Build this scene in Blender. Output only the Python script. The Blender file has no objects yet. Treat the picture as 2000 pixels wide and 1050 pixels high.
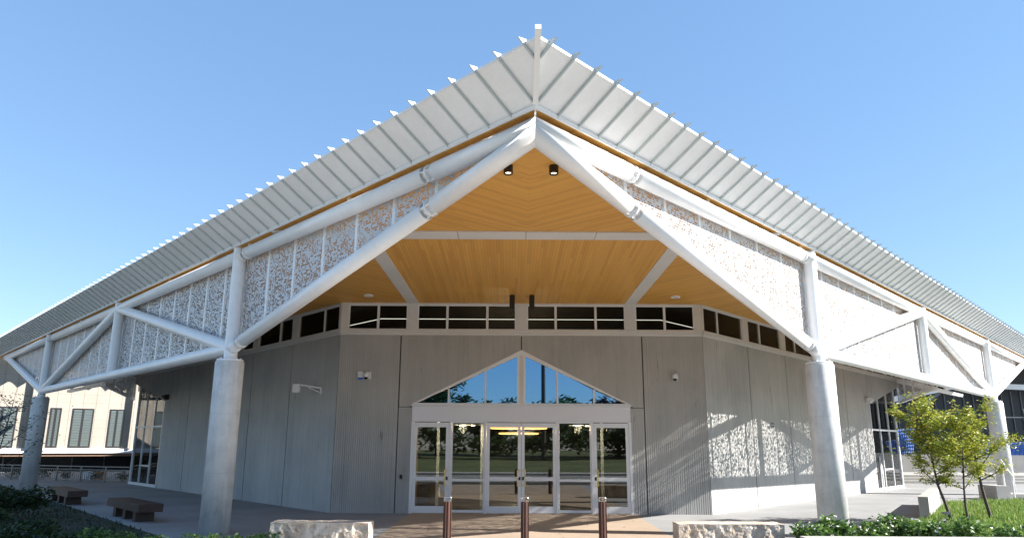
import bpy, bmesh, math, random
from mathutils import Vector, Matrix, noise
random.seed(7)
sin, cos, rad = math.sin, math.cos, math.radians
S = bpy.context.scene
COL = S.collection
# ------------------------------------------------------------------ camera
F_PX = 1429.24
PITCH, YAW, ROLL = 0.2354, 0.0014, 0.0047
cam_d = bpy.data.cameras.new("camera")
cam = bpy.data.objects.new("camera", cam_d); COL.objects.link(cam)
cam_d.sensor_width = 36.0; cam_d.lens = F_PX / 2000 * 36.0
cam_d.clip_start = 0.1; cam_d.clip_end = 2000
fwd = Vector((sin(YAW) * cos(PITCH), cos(YAW) * cos(PITCH), sin(PITCH)))
rgt = Vector((cos(YAW), -sin(YAW), 0)); upv = rgt.cross(fwd)
r2 = rgt * cos(ROLL) + upv * sin(ROLL); u2 = -rgt * sin(ROLL) + upv * cos(ROLL)
m = Matrix((r2, u2, -fwd)).transposed().to_4x4(); m.translation = Vector((-0.351, 0, 2.068))
cam.matrix_world = m
S.camera = cam
# ------------------------------------------------------------------ light
AZ, EL = rad(97.5), rad(30.7)
SUN = Vector((sin(AZ) * cos(EL), cos(AZ) * cos(EL), sin(EL)))
W = bpy.data.worlds.new("World"); S.world = W; W.use_nodes = True
nt = W.node_tree; bg = nt.nodes["Background"]
sky = nt.nodes.new("ShaderNodeTexSky"); sky.sky_type = 'NISHITA'; sky.sun_disc = False
sky.sun_elevation = EL; sky.sun_rotation = AZ
sky.air_density = 1.0; sky.dust_density = 0.0; sky.ozone_density = 1.0
tint = nt.nodes.new("ShaderNodeMix"); tint.data_type = 'RGBA'; tint.blend_type = 'MULTIPLY'; tint.inputs[0].default_value = 1
tint.inputs[7].default_value = (.40, .405, .40, 1)
soft = nt.nodes.new("ShaderNodeMix"); soft.data_type = 'RGBA'; soft.blend_type = 'ADD'; soft.inputs[0].default_value = 1
soft.inputs[7].default_value = (.42, .88, 1.68, 1)
nt.links.new(sky.outputs[0], tint.inputs[6]); nt.links.new(tint.outputs[2], soft.inputs[6]); nt.links.new(soft.outputs[2], bg.inputs[0]); bg.inputs[1].default_value = 0.10
sl = bpy.data.lights.new("sun", 'SUN'); sl.energy = 5.0; sl.angle = rad(0.5); sl.color = (1, .955, .89)
so = bpy.data.objects.new("sun", sl); COL.objects.link(so)
so.rotation_euler = SUN.to_track_quat('Z', 'Y').to_euler(); so.location = (30, 0, 30)
S.view_settings.view_transform = 'Standard'; S.view_settings.look = 'None'
S.view_settings.gamma = 1.0; S.view_settings.exposure = 1.55
S.render.engine = 'CYCLES'
S.cycles.max_bounces = 10; S.cycles.diffuse_bounces = 5; S.cycles.transparent_max_bounces = 24
# ------------------------------------------------------------------ materials
def mat(name, col, rough=.6, metal=0, spec=.5, fn=None):
    M = bpy.data.materials.new(name); M.use_nodes = True
    n = M.node_tree; b = n.nodes["Principled BSDF"]
    b.inputs["Base Color"].default_value = (*col, 1); b.inputs["Roughness"].default_value = rough
    b.inputs["Metallic"].default_value = metal; b.inputs["Specular IOR Level"].default_value = spec
    if fn: fn(n, b, col)
    return M
def N(n, t, **k):
    o = n.nodes.new(t)
    for a, v in k.items():
        if a == 'ins':
            for i, x in v.items():
                if hasattr(x, 'links') or isinstance(x, bpy.types.NodeSocket): n.links.new(x, o.inputs[i])
                else: o.inputs[i].default_value = x
        else: setattr(o, a, v)
    return o
def MATH(n, op, a, b=None, c=None):
    ins = {0: a}
    if b is not None: ins[1] = b
    if c is not None: ins[2] = c
    return N(n, "ShaderNodeMath", operation=op, ins=ins).outputs[0]
def coords(n, scale=(1, 1, 1), kind="Object", rot=(0, 0, 0)):
    t = N(n, "ShaderNodeTexCoord").outputs[kind]
    return N(n, "ShaderNodeMapping", ins={0: t, 2: rot, 3: scale}).outputs[0]
def noise_tex(n, vec, scale, detail=4, rough=.55):
    return N(n, "ShaderNodeTexNoise", ins={"Vector": vec, "Scale": scale, "Detail": detail, "Roughness": rough}).outputs["Fac"]
def ramp(n, fac, stops):
    r = N(n, "ShaderNodeValToRGB", ins={0: fac}); e = r.color_ramp.elements
    while len(e) < len(stops): e.new(.5)
    for q, (p, c) in zip(e, stops): q.position = p; q.color = (*c, 1) if len(c) == 3 else c
    return r.outputs[0]
def mul(n, a, b, f=1.0):
    return N(n, "ShaderNodeMix", data_type='RGBA', blend_type='MULTIPLY', ins={0: f, 6: a, 7: b}).outputs[2]
def mixc(n, f, a, b):
    return N(n, "ShaderNodeMix", data_type='RGBA', ins={0: f, 6: a, 7: b}).outputs[2]
def bump(n, b, h, st=.3, dist=.01):
    o = N(n, "ShaderNodeBump", ins={"Strength": st, "Distance": dist, "Height": h}).outputs[0]
    n.links.new(o, b.inputs["Normal"])
def mottled(s1=1.5, s2=25, lo=.75, hi=1.15, stretch=(1, 1, 1), bst=.2):
    def f(n, b, col):
        v = coords(n, stretch)
        a = noise_tex(n, v, s1, 6, .6); c = noise_tex(n, v, s2, 4, .6)
        x = MATH(n, 'ADD', MATH(n, 'MULTIPLY', a, .7), MATH(n, 'MULTIPLY', c, .3))
        k = ramp(n, x, [(.3, (lo,) * 3), (.7, (hi,) * 3)])
        n.links.new(mul(n, (*col, 1), k), b.inputs["Base Color"])
        if bst: bump(n, b, c, bst, .004)
    return f
def streaked(n, b, col):           # off-form concrete: vertical board streaks, damp patches
    v = coords(n, (14, 14, .35)); v1 = coords(n, (3, 3, .25)); v2 = coords(n, (1, 1, 1)); v3 = coords(n, (30, 30, 2.2))
    a = noise_tex(n, v, 1.0, 5, .65); c = noise_tex(n, v1, 1.0, 4); d = noise_tex(n, v2, .45, 5, .6); e = noise_tex(n, v3, 1, 5, .7)
    x = MATH(n, 'ADD', MATH(n, 'ADD', MATH(n, 'MULTIPLY', a, .22), MATH(n, 'MULTIPLY', c, .20)), MATH(n, 'ADD', MATH(n, 'MULTIPLY', d, .46), MATH(n, 'MULTIPLY', e, .12)))
    k = ramp(n, x, [(.33, (.72, .74, .75)), (.5, (.98, .98, .97)), (.68, (1.2, 1.18, 1.15))])
    spots = ramp(n, noise_tex(n, coords(n, (5, 5, 1.1)), 1.2, 3), [(.66, (1, 1, 1)), (.76, (.62, .62, .62))])
    n.links.new(mul(n, mul(n, (*col, 1), k), spots), b.inputs["Base Color"]); bump(n, b, a, .35, .01)
M = {}
M['white'] = mat('white_paint', (.86, .86, .855), .35, fn=mottled(1.0, 7, .88, 1.03, (1, 1, 1), .0))
M['frame'] = mat('white_window_frame', (.74, .745, .76), .4)
M['header'] = mat('white_panel', (.72, .72, .75), .45, fn=mottled(.8, 12, .95, 1.03, bst=0))
M['pier'] = mat('pale_grey_paint', (.66, .65, .63), .6, fn=mottled(1, 12, .9, 1.05, bst=0))
M['fascia'] = mat('galvanised_fascia', (.80, .805, .805), .55, .0, fn=mottled(.9, 14, .9, 1.06, (1, 1, 1), .05))
M['fin'] = mat('galvanised_fin', (.46, .50, .50), .5, .0)
M['trim'] = mat('white_trim', (.78, .78, .77), .4)
M['conc'] = mat('board_marked_concrete', (.45, .446, .435), .85, spec=.25, fn=streaked)
M['joint'] = mat('dark_joint', (.05, .05, .05), .9)
def col_conc(n, b, col):
    v = coords(n, (1, 1, 1)); a = noise_tex(n, v, 2.2, 7, .65); c = noise_tex(n, coords(n, (6, 6, .8)), 1.3, 5, .6); d = noise_tex(n, v, 40, 3)
    x = MATH(n, 'ADD', MATH(n, 'MULTIPLY', a, .5), MATH(n, 'ADD', MATH(n, 'MULTIPLY', c, .35), MATH(n, 'MULTIPLY', d, .15)))
    k = ramp(n, x, [(.32, (.66, .67, .68)), (.52, (1, 1, 1)), (.7, (1.16, 1.16, 1.15))])
    z = N(n, "ShaderNodeSeparateXYZ", ins={0: v}).outputs[2]
    bandf = MATH(n, 'FRACT', MATH(n, 'MULTIPLY', z, 1 / 1.38))
    band = ramp(n, bandf, [(0.0, (.8, .8, .8)), (.012, (1, 1, 1)), (1, (1, 1, 1))])
    spot = ramp(n, noise_tex(n, v, 13, 2), [(.70, (1, 1, 1)), (.78, (.6, .6, .6))])
    n.links.new(mul(n, mul(n, mul(n, (*col, 1), k), band), spot), b.inputs["Base Color"]); bump(n, b, d, .25, .004)
M['col'] = mat('column_concrete', (.62, .615, .6), .75, fn=col_conc)
def wood(n, b, col):
    uv = N(n, "ShaderNodeUVMap").outputs[0]; s = N(n, "ShaderNodeSeparateXYZ", ins={0: uv})
    u = MATH(n, 'MULTIPLY', s.outputs[0], 1 / .08); fl = MATH(n, 'FLOOR', u); fr = MATH(n, 'FRACT', u)
    vv = MATH(n, 'FLOOR', MATH(n, 'ADD', MATH(n, 'MULTIPLY', s.outputs[1], 1 / 2.9), MATH(n, 'MULTIPLY', fl, .37)))
    cmb = N(n, "ShaderNodeCombineXYZ", ins={0: fl, 1: vv, 2: 0.0}).outputs[0]
    wn = N(n, "ShaderNodeTexWhiteNoise", noise_dimensions='3D', ins={0: cmb}).outputs[0]
    gv = N(n, "ShaderNodeMapping", ins={0: uv, 3: (60, 1.6, 1)}).outputs[0]
    g = noise_tex(n, gv, 1, 4, .6)
    wide = noise_tex(n, N(n, "ShaderNodeMapping", ins={0: uv, 3: (1.1, .15, 1)}).outputs[0], 1, 3)
    x = MATH(n, 'ADD', MATH(n, 'MULTIPLY', wn, .45), MATH(n, 'ADD', MATH(n, 'MULTIPLY', g, .3), MATH(n, 'MULTIPLY', wide, .25)))
    c = ramp(n, x, [(.15, (col[0] * .84, col[1] * .77, col[2] * .7)), (.5, col), (.9, (col[0] * 1.12, col[1] * 1.15, col[2] * 1.2))])
    gr = ramp(n, fr, [(0, (.6, .52, .45)), (.05, (.6, .52, .45)), (.09, (1, 1, 1)), (1, (1, 1, 1))])
    n.links.new(mul(n, c, gr), b.inputs["Base Color"])
M['wood'] = mat('timber_soffit_boards', (.67, .35, .072), .5, fn=wood)
def perf(n, b, col):
    uv = N(n, "ShaderNodeUVMap").outputs[0]; s = N(n, "ShaderNodeSeparateXYZ", ins={0: uv})
    row = MATH(n, 'MULTIPLY', s.outputs[1], 1 / .050); rf = MATH(n, 'FLOOR', row); rr = MATH(n, 'FRACT', row)
    u = MATH(n, 'ADD', MATH(n, 'MULTIPLY', s.outputs[0], 1 / .046), MATH(n, 'MULTIPLY', MATH(n, 'MODULO', rf, 2.0), .5))
    uf = MATH(n, 'FLOOR', u); ur = MATH(n, 'FRACT', u)
    wn = N(n, "ShaderNodeTexWhiteNoise", noise_dimensions='3D', ins={0: N(n, "ShaderNodeCombineXYZ", ins={0: uf, 1: rf, 2: 3.0}).outputs[0]}).outputs[0]
    o = MATH(n, 'GREATER_THAN', wn, .56)
    o = MATH(n, 'MULTIPLY', o, MATH(n, 'LESS_THAN', MATH(n, 'ABSOLUTE', MATH(n, 'SUBTRACT', rr, .5)), .34))
    o = MATH(n, 'MULTIPLY', o, MATH(n, 'LESS_THAN', MATH(n, 'ABSOLUTE', MATH(n, 'SUBTRACT', ur, .5)), .45))
    tr = N(n, "ShaderNodeBsdfTransparent").outputs[0]
    mx = N(n, "ShaderNodeMixShader", ins={0: o, 1: b.outputs[0], 2: tr}).outputs[0]
    n.links.new(mx, n.nodes["Material Output"].inputs[0])
M['perf'] = mat('perforated_white_metal', (.56, .56, .57), .5, fn=perf)
def glassf(refl=.1, tint=(.86, .9, .9), ior=1.5, gc=(1, 1, 1)):
    def f(n, b, col):
        fr = N(n, "ShaderNodeFresnel", ins={0: ior}).outputs[0]
        fac = MATH(n, 'MINIMUM', MATH(n, 'ADD', fr, refl), 1.0)
        gl = N(n, "ShaderNodeBsdfGlossy", ins={0: (*gc, 1), 1: .004}).outputs[0]
        tr = N(n, "ShaderNodeBsdfTransparent", ins={0: (*tint, 1)}).outputs[0]
        n.links.new(N(n, "ShaderNodeMixShader", ins={0: fac, 1: tr, 2: gl}).outputs[0], n.nodes["Material Output"].inputs[0])
    return f
M['glass'] = mat('door_glass', (.1, .1, .1), .0, fn=glassf(.07, (.62, .66, .64)))
M['glass_fan'] = mat('gable_glass', (.1, .1, .1), .0, fn=glassf(.36, (.3, .35, .38), 1.5, (.36, .66, 1)))
M['glass_hi'] = mat('clerestory_glass', (.1, .1, .1), .0, fn=glassf(0, (.5, .52, .5), 1.18))
M['glass_clear'] = mat('corner_glass', (.1, .1, .1), .0, fn=glassf(.02, (.86, .92, .92)))
M['black'] = mat('black_metal', (.012, .012, .012), .35)
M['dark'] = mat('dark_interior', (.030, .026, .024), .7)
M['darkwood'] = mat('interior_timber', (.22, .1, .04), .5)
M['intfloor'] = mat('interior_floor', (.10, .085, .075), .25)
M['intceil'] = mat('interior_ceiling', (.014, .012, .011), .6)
M['brass'] = mat('brass', (.72, .5, .17), .25, 1)
M['steel'] = mat('stainless_steel', (.6, .6, .6), .25, 1)
M['rail'] = mat('galvanised_rail', (.16, .165, .17), .4, .6)
M['rust'] = mat('brown_timber_slat', (.17, .075, .048), .55, fn=mottled(3, 30, .7, 1.25, (8, 8, 1)))
M['bench'] = mat('brown_stained_timber', (.05, .024, .019), .55, fn=mottled(2, 20, .7, 1.3, (2, 2, 6)))
def emit(name, c, s):
    def f(n, b, col):
        b.inputs["Emission Color"].default_value = (*c, 1); b.inputs["Emission Strength"].default_value = s
    return mat(name, c, .5, fn=f)
M['lamp'] = emit('warm_lamp', (1, .80, .52), 3.5)
M['tube'] = emit('white_tube', (1, .93, .85), 1.0)
M['chand'] = emit('chandelier_bulb', (1, .5, .14), 2.2)
M['blueglow'] = emit('blue_strobe', (.02, .14, .55), .25)
M['rough_stone'] = None
def pave(col, ang, p1, p2, wj=.012, dirt=.8):
    def f(n, b, c):
        v = coords(n, (1, 1, 1), "Object", (0, 0, ang)); s = N(n, "ShaderNodeSeparateXYZ", ins={0: v})
        def jn(x, p):
            fr = MATH(n, 'FRACT', MATH(n, 'MULTIPLY', x, 1 / p)); return MATH(n, 'LESS_THAN', fr, wj / p)
        j = MATH(n, 'MAXIMUM', jn(s.outputs[0], p1), jn(s.outputs[1], p2)) if p2 else jn(s.outputs[0], p1)
        a = noise_tex(n, coords(n), .5, 7, .65); d = noise_tex(n, coords(n), 30, 3)
        x = MATH(n, 'ADD', MATH(n, 'MULTIPLY', a, .75), MATH(n, 'MULTIPLY', d, .25))
        k = ramp(n, x, [(.3, (dirt,) * 3), (.7, (1.08,) * 3)])
        n.links.new(mixc(n, j, mul(n, (*c, 1), k), (c[0] * .45, c[1] * .45, c[2] * .45, 1)), b.inputs["Base Color"])
        bump(n, b, d, .2, .003)
    return f
M['plaza'] = mat('plaza_concrete', (.30, .305, .31), .8, fn=pave(None, rad(42), 4.2, 3.4, .016, .68))
M['path'] = mat('tan_path_concrete', (.38, .295, .22), .8, fn=pave(None, 0, 50, .32, .012, .78))
M['bounce_road'] = mat('bounce_road', (.24, .235, .225), .9, fn=mottled(1, 60, .8, 1.2))  # unseen road, lightened to concrete tone to bounce sun onto walls and soffit
M['ground'] = mat('dry_ground', (.28, .26, .22), .95, fn=mottled(.4, 8, .7, 1.2))
M['kerb'] = mat('pale_kerb_concrete', (.40, .38, .35), .8, fn=mottled(2, 30, .85, 1.1))
M['soil'] = mat('bed_soil', (.06, .05, .035), .95, fn=mottled(2, 25, .6, 1.3))
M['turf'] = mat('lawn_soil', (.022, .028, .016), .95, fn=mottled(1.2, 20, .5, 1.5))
def leafy(c1, c2, c3):
    def f(n, b, col):
        r = N(n, "ShaderNodeNewGeometry").outputs["Random Per Island"]
        c = ramp(n, r, [(0, c1), (.5, c2), (1, c3)]); n.links.new(c, b.inputs["Base Color"])
        tl = N(n, "ShaderNodeBsdfTranslucent", ins={0: c}).outputs[0]
        n.links.new(N(n, "ShaderNodeMixShader", ins={0: .35, 1: b.outputs[0], 2: tl}).outputs[0], n.nodes["Material Output"].inputs[0])
    return f
M['leaf_y'] = mat('young_yellow_green_leaf', (.2, .25, .04), .5, fn=leafy((.13, .19, .02), (.28, .33, .035), (.5, .44, .06)))
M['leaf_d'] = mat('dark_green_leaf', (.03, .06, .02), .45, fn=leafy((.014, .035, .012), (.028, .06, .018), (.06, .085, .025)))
M['leaf_g'] = mat('glossy_shrub_leaf', (.05, .11, .025), .35, fn=leafy((.035, .09, .02), (.08, .17, .035), (.18, .27, .06)))
M['leaf_m'] = mat('tree_leaf', (.05, .09, .025), .5, fn=leafy((.03, .055, .016), (.055, .10, .028), (.10, .13, .04)))
M['leaf_r'] = mat('red_leaf', (.1, .03, .03), .5, fn=leafy((.05, .02, .02), (.1, .03, .035), (.16, .05, .05)))
M['grass'] = mat('grass_blade', (.09, .16, .03), .6, fn=leafy((.08, .17, .02), (.16, .28, .04), (.3, .34, .1)))
M['petal'] = mat('white_petal', (.8, .72, .74), .6)
M['bark'] = mat('bark', (.085, .065, .055), .9, fn=mottled(4, 40, .6, 1.4, (2, 2, .6)))
def stone(n, b, col):
    v = coords(n); a = noise_tex(n, v, 2.5, 8, .65); c = noise_tex(n, v, 7, 8, .7); d = noise_tex(n, v, 45, 4)
    k = ramp(n, a, [(.3, (.44, .33, .25)), (.45, (.53, .45, .36)), (.6, (.58, .52, .45)), (.75, (.53, .48, .43))])
    k2 = ramp(n, c, [(.32, (.6, .55, .5)), (.55, (1.05, 1.05, 1.05))])
    n.links.new(mul(n, k, k2), b.inputs["Base Color"]); bump(n, b, MATH(n, 'ADD', c, d), .6, .03)
M['stone'] = mat('sandstone', (.6, .5, .4), .9, fn=stone)
def cladf(n, b, col):
    v = coords(n); s = N(n, "ShaderNodeSeparateXYZ", ins={0: v})
    def jn(x, p, w): return MATH(n, 'LESS_THAN', MATH(n, 'FRACT', MATH(n, 'MULTIPLY', x, 1 / p)), w / p)
    j = MATH(n, 'MAXIMUM', jn(s.outputs[0], .85, .03), jn(s.outputs[2], .62, .012))
    k = ramp(n, noise_tex(n, v, .8, 4), [(.3, (.9,) * 3), (.7, (1.05,) * 3)])
    n.links.new(mixc(n, j, mul(n, (*col, 1), k), (col[0] * .5, col[1] * .5, col[2] * .5, 1)), b.inputs["Base Color"])
M['clad'] = mat('cream_cladding', (.40, .36, .305), .6, fn=cladf)
M['corr'] = mat('pale_corrugated_metal', (.6, .58, .54), .5, .2)
M['louvre'] = mat('window_louvre', (.14, .17, .165), .3, .3)
M['winframe'] = mat('dark_window_frame', (.03, .03, .035), .4)
M['brownsoff'] = mat('brown_soffit', (.2, .12, .08), .7)
M['storefront'] = mat('dark_storefront', (.02, .022, .028), .15)
M['darkclad'] = mat('dark_ribbed_cladding', (.018, .02, .024), .45)
M['greyrib'] = mat('grey_batten', (.15, .16, .17), .5)
M['tarp'] = mat('blue_tarp', (.015, .10, .42), .55, fn=mottled(.6, 3, .8, 1.15, bst=0))
M['green'] = mat('green_banner', (.02, .42, .22), .6)
M['orange'] = mat('orange_board', (.8, .3, .1), .6)
M['wallconc'] = mat('low_wall_concrete', (.36, .35, .33), .85, fn=mottled(1, 20, .85, 1.1))
M['whitebox'] = mat('white_plastic', (.75, .76, .8), .35)
M['blueplastic'] = mat('blue_plastic', (.02, .16, .6), .35)
M['blackpl'] = mat('black_plastic', (.01, .01, .01), .2)
M['greybox'] = mat('grey_vent', (.42, .43, .43), .5)
# ------------------------------------------------------------------ mesh builder
class MB:
    def __init__(s): s.v = []; s.f = []; s.uv = []; s.sm = []; s.mi = []; s.cur = 0
    def face(s, pts, uv=None, smooth=False):
        i = len(s.v); s.v += [tuple(p) for p in pts]; s.f.append(tuple(range(i, i + len(pts)))); s.uv.append(uv); s.sm.append(smooth); s.mi.append(s.cur)
    def raw(s, vs, fs, smooth=False):
        i = len(s.v); s.v += [tuple(p) for p in vs]
        for f in fs: s.f.append(tuple(j + i for j in f)); s.uv.append(None); s.sm.append(smooth); s.mi.append(s.cur)
    def hexa(s, p):   # 8 points: bottom 4, top 4
        s.raw(p, [(3, 2, 1, 0), (4, 5, 6, 7), (0, 1, 5, 4), (1, 2, 6, 5), (2, 3, 7, 6), (3, 0, 4, 7)])
    def box(s, x0, x1, y0, y1, z0, z1, fr=None):
        fr = fr or (lambda a, b, c: (a, b, c))
        s.hexa([fr(x0, y0, z0), fr(x1, y0, z0), fr(x1, y1, z0), fr(x0, y1, z0), fr(x0, y0, z1), fr(x1, y0, z1), fr(x1, y1, z1), fr(x0, y1, z1)])
    def prism(s, poly, d):   # poly 3d points, extruded by vector d
        n = len(poly); d = Vector(d); a = [Vector(p) for p in poly]
        s.raw(a + [p + d for p in a], [tuple(range(n))[::-1], tuple(range(n, 2 * n))] + [(i, (i + 1) % n, n + (i + 1) % n, n + i) for i in range(n)])
    def tube(s, p0, p1, r0, r1=None, n=24, cap=True, smooth=True):
        r1 = r0 if r1 is None else r1; p0 = Vector(p0); p1 = Vector(p1); d = (p1 - p0).normalized()
        a = d.orthogonal().normalized(); b = d.cross(a); vs = []
        for p, r in ((p0, r0), (p1, r1)):
            for i in range(n):
                t = 2 * math.pi * i / n; vs.append(p + (a * cos(t) + b * sin(t)) * r)
        s.raw(vs, [(i, (i + 1) % n, n + (i + 1) % n, n + i) for i in range(n)], smooth)
        if cap: s.raw([vs[i] for i in range(n)], [tuple(range(n))[::-1]]); s.raw([vs[n + i] for i in range(n)], [tuple(range(n))])
    def path(s, pts, rs, n=8):
        for i in range(len(pts) - 1): s.tube(pts[i], pts[i + 1], rs[i], rs[i + 1], n, True)
    def bar(s, p0, p1, w, h, up=(0, 0, 1)):   # rectangular bar along p0-p1
        p0 = Vector(p0); p1 = Vector(p1); d = (p1 - p0).normalized(); sd = d.cross(Vector(up)).normalized() * w / 2; u = sd.cross(d).normalized() * h / 2
        s.hexa([p0 - sd - u, p0 + sd - u, p1 + sd - u, p1 - sd - u, p0 - sd + u, p0 + sd + u, p1 + sd + u, p1 - sd + u])
    def lathe(s, prof, c=(0, 0, 0), n=32):
        c = Vector(c); vs = []; k = len(prof)
        for r, z in prof:
            for i in range(n):
                t = 2 * math.pi * i / n; vs.append(c + Vector((r * cos(t), r * sin(t), z)))
        s.raw(vs, [(j * n + i, j * n + (i + 1) % n, (j + 1) * n + (i + 1) % n, (j + 1) * n + i) for j in range(k - 1) for i in range(n)], True)
    def build(s, name, m, parent=None, recalc=True):
        me = bpy.data.meshes.new(name); me.from_pydata(s.v, [], s.f)
        ms = m if isinstance(m, (list, tuple)) else [m]
        for q in ms: me.materials.append(q)
        me.polygons.foreach_set('material_index', s.mi)
        if any(u for u in s.uv):
            L = me.uv_layers.new(name='UVMap'); k = 0
            for p, u in zip(s.f, s.uv):
                for q in range(len(p)):
                    L.data[k].uv = u[q] if u else (0, 0); k += 1
        me.polygons.foreach_set('use_smooth', s.sm)
        if recalc:
            b = bmesh.new(); b.from_mesh(me); bmesh.ops.recalc_face_normals(b, faces=b.faces); b.to_mesh(me); b.free()
        o = bpy.data.objects.new(name, me); COL.objects.link(o)
        if parent: o.parent = parent
        return o
def tag(o, label=None, cat=None, group=None, kind=None):
    if label: o['label'] = label
    if cat: o['category'] = cat
    if group: o['group'] = group
    if kind: o['kind'] = kind
    return o
def empty(name, loc, label, cat, group=None, rz=0):
    o = bpy.data.objects.new(name, None); COL.objects.link(o); o.location = loc; o.rotation_euler = (0, 0, rz); o.empty_display_size = .2
    return tag(o, label, cat, group)
def kids(o): return [c for c in bpy.data.objects if c.parent == o]
def copy_tree(o, parent=None):
    c = o.copy(); COL.objects.link(c); c.parent = parent
    for ch in kids(o): copy_tree(ch, c)
    return c
# ------------------------------------------------------------------ building frames of reference
A = .7451; A2 = .7294
YA, YE, YW, XW = 10.3066, 10.05, 23.70, 5.90
SN = [0, 10.808, 21.186, 32.11, 42.553]; ZT, ZB = 6.7425, 4.361
PR = .158
def T(s, o, z, side):  # truss plane, o outward
    return Vector((side * (s * sin(A) + o * cos(A)), YA + s * cos(A) - o * sin(A), z))
def E(s, o, z, side):
    return Vector((side * (s * sin(A) + o * cos(A)), YE + s * cos(A) - o * sin(A), z))
def WS(side):          # wall frame: (s, depth inward, z)
    return lambda s, d, z: Vector((side * (XW + s * sin(A2) - d * cos(A2)), YW + s * cos(A2) + d * sin(A2), z))
def WF(x, d, z): return Vector((x, YW + d, z))
# ------------------------------------------------------------------ setting
def sheet(name, poly, z, m, kind='structure', th=0):
    b = MB(); b.face([(x, y, z) for x, y in poly]); o = b.build(name, m, recalc=False)
    if o.data.polygons[0].normal.z < 0: o.data.flip_normals()
    return tag(o, kind=kind)
sheet('ground', [(-400, -300), (400, -300), (400, 500), (-400, 500)], -.02, M['ground'])
sheet('plaza', [(-45, 7), (45, 7), (45, 75), (-45, 75)], 0, M['plaza'])
sheet('entrance_path', [(-3.3, 7.2), (3.3, 7.2), (3.5, 23.72), (-3.45, 23.72)], .004, M['path'])
sheet('road', [(-120, -6), (120, -6), (120, 6), (-120, 6)], -.012, M['bounce_road'])
b = MB(); b.box(-120, 120, 6, 6.3, -.02, .12); tag(b.build('kerb', M['kerb']), kind='structure')
b = MB(); b.box(-120, 120, -8.5, -6, -.02, .11); tag(b.build('pavement', M['kerb']), kind='structure')
# grass bank across the road (seen only in the glass)
b = MB(); nx, ny = 60, 12
def bankz(x, y): t = min(1, max(0, (-10 - y) / 40)); return t * 1.1 + .3 * t * noise.noise(Vector((x * .05, y * .08, 0))) - .02
for i in range(nx):
    for j in range(ny):
        xs = [-110 + 220 * (i + k) / nx for k in (0, 1)]; ys = [-8.5 - 80 * (j + k) / ny for k in (0, 1)]
        b.face([(x, y, bankz(x, y)) for x, y in ((xs[0], ys[0]), (xs[0], ys[1]), (xs[1], ys[1]), (xs[1], ys[0]))], smooth=True)
M['bank'] = mat('bank_grass', (.08, .10, .03), .95, fn=mottled(.25, 6, .55, 1.5))
tag(b.build('grass_bank', M['bank']), kind='structure')
# lawn at the left, bed at the right
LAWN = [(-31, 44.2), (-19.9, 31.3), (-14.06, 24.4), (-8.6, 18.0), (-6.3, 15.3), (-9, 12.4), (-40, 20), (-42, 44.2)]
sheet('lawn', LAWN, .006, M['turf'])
BED = [(5.6, 15.35), (8.3, 18.6), (11.4, 21.7), (12.3, 22.9), (15.6, 28.0), (19.2, 29.6), (30, 27), (30, 14.9)]
b = MB(); b.face([(x, y, .09) for x, y in BED]); o = b.build('planting_bed', M['soil'], recalc=False)
if o.data.polygons[0].normal.z < 0: o.data.flip_normals()
tag(o, kind='structure')
def inpoly(x, y, P):
    c = False; j = len(P) - 1
    for i in range(len(P)):
        (xi, yi), (xj, yj) = P[i], P[j]
        if (yi > y) != (yj > y) and x < (xj - xi) * (y - yi) / (yj - yi) + xi: c = not c
        j = i
    return c
def blades(name, poly, n, h0, h1, z, m, label, cat, xr, yr, w=.012):
    b = MB()
    while n > 0:
        x, y = random.uniform(*xr), random.uniform(*yr)
        if not inpoly(x, y, poly): continue
        if noise.noise(Vector((x * .9, y * .9, 4))) < -.25 and random.random() < .7: n -= 1; continue
        n -= 1; t = random.uniform(0, 6.28); h = random.uniform(h0, h1) * (1 + .5 * noise.noise(Vector((x, y, 0))))
        dx, dy = cos(t) * w, sin(t) * w; lx, ly = random.gauss(0, .3) * h, random.gauss(0, .3) * h
        b.face([(x - dx, y - dy, z), (x + dx, y + dy, z), (x + lx, y + ly, z + h)])
    return tag(b.build(name, m, recalc=False), label, cat, kind='stuff')
blades('grass', BED, 45000, .04, .15, .09, M['grass'], 'short bright green grass and ground cover under the young trees', 'grass', (5, 22), (15, 30), .016)
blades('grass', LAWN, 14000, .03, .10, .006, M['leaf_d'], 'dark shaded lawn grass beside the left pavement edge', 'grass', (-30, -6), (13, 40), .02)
b = MB(); b.bar((5.2, 14.62, .19), (30, 14.45, .19), .35, .42); tag(b.build('garden_kerb', M['kerb']), 'pale concrete garden kerb along the front of the right planting bed', 'kerb')
# low planter wall between plaza and bed
b = MB(); p0, p1 = Vector((11.95, 22.75, 0)), Vector((15.2, 27.9, 0)); b.bar(p0 + Vector((0, 0, .31)), p1 + Vector((0, 0, .31)), .27, .62)
tag(b.build('planter_wall', M['wallconc']), 'low pale concrete wall edging the grass bed beside three young trees', 'wall')
# ------------------------------------------------------------------ THE BUILDING
B = empty('pavilion_building', (0, 0, 0), 'grey concrete pavilion with glazed entrance under a pointed overhanging roof on white tubular trusses', 'building')
ZC, ZCW = 6.957, 6.58
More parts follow.
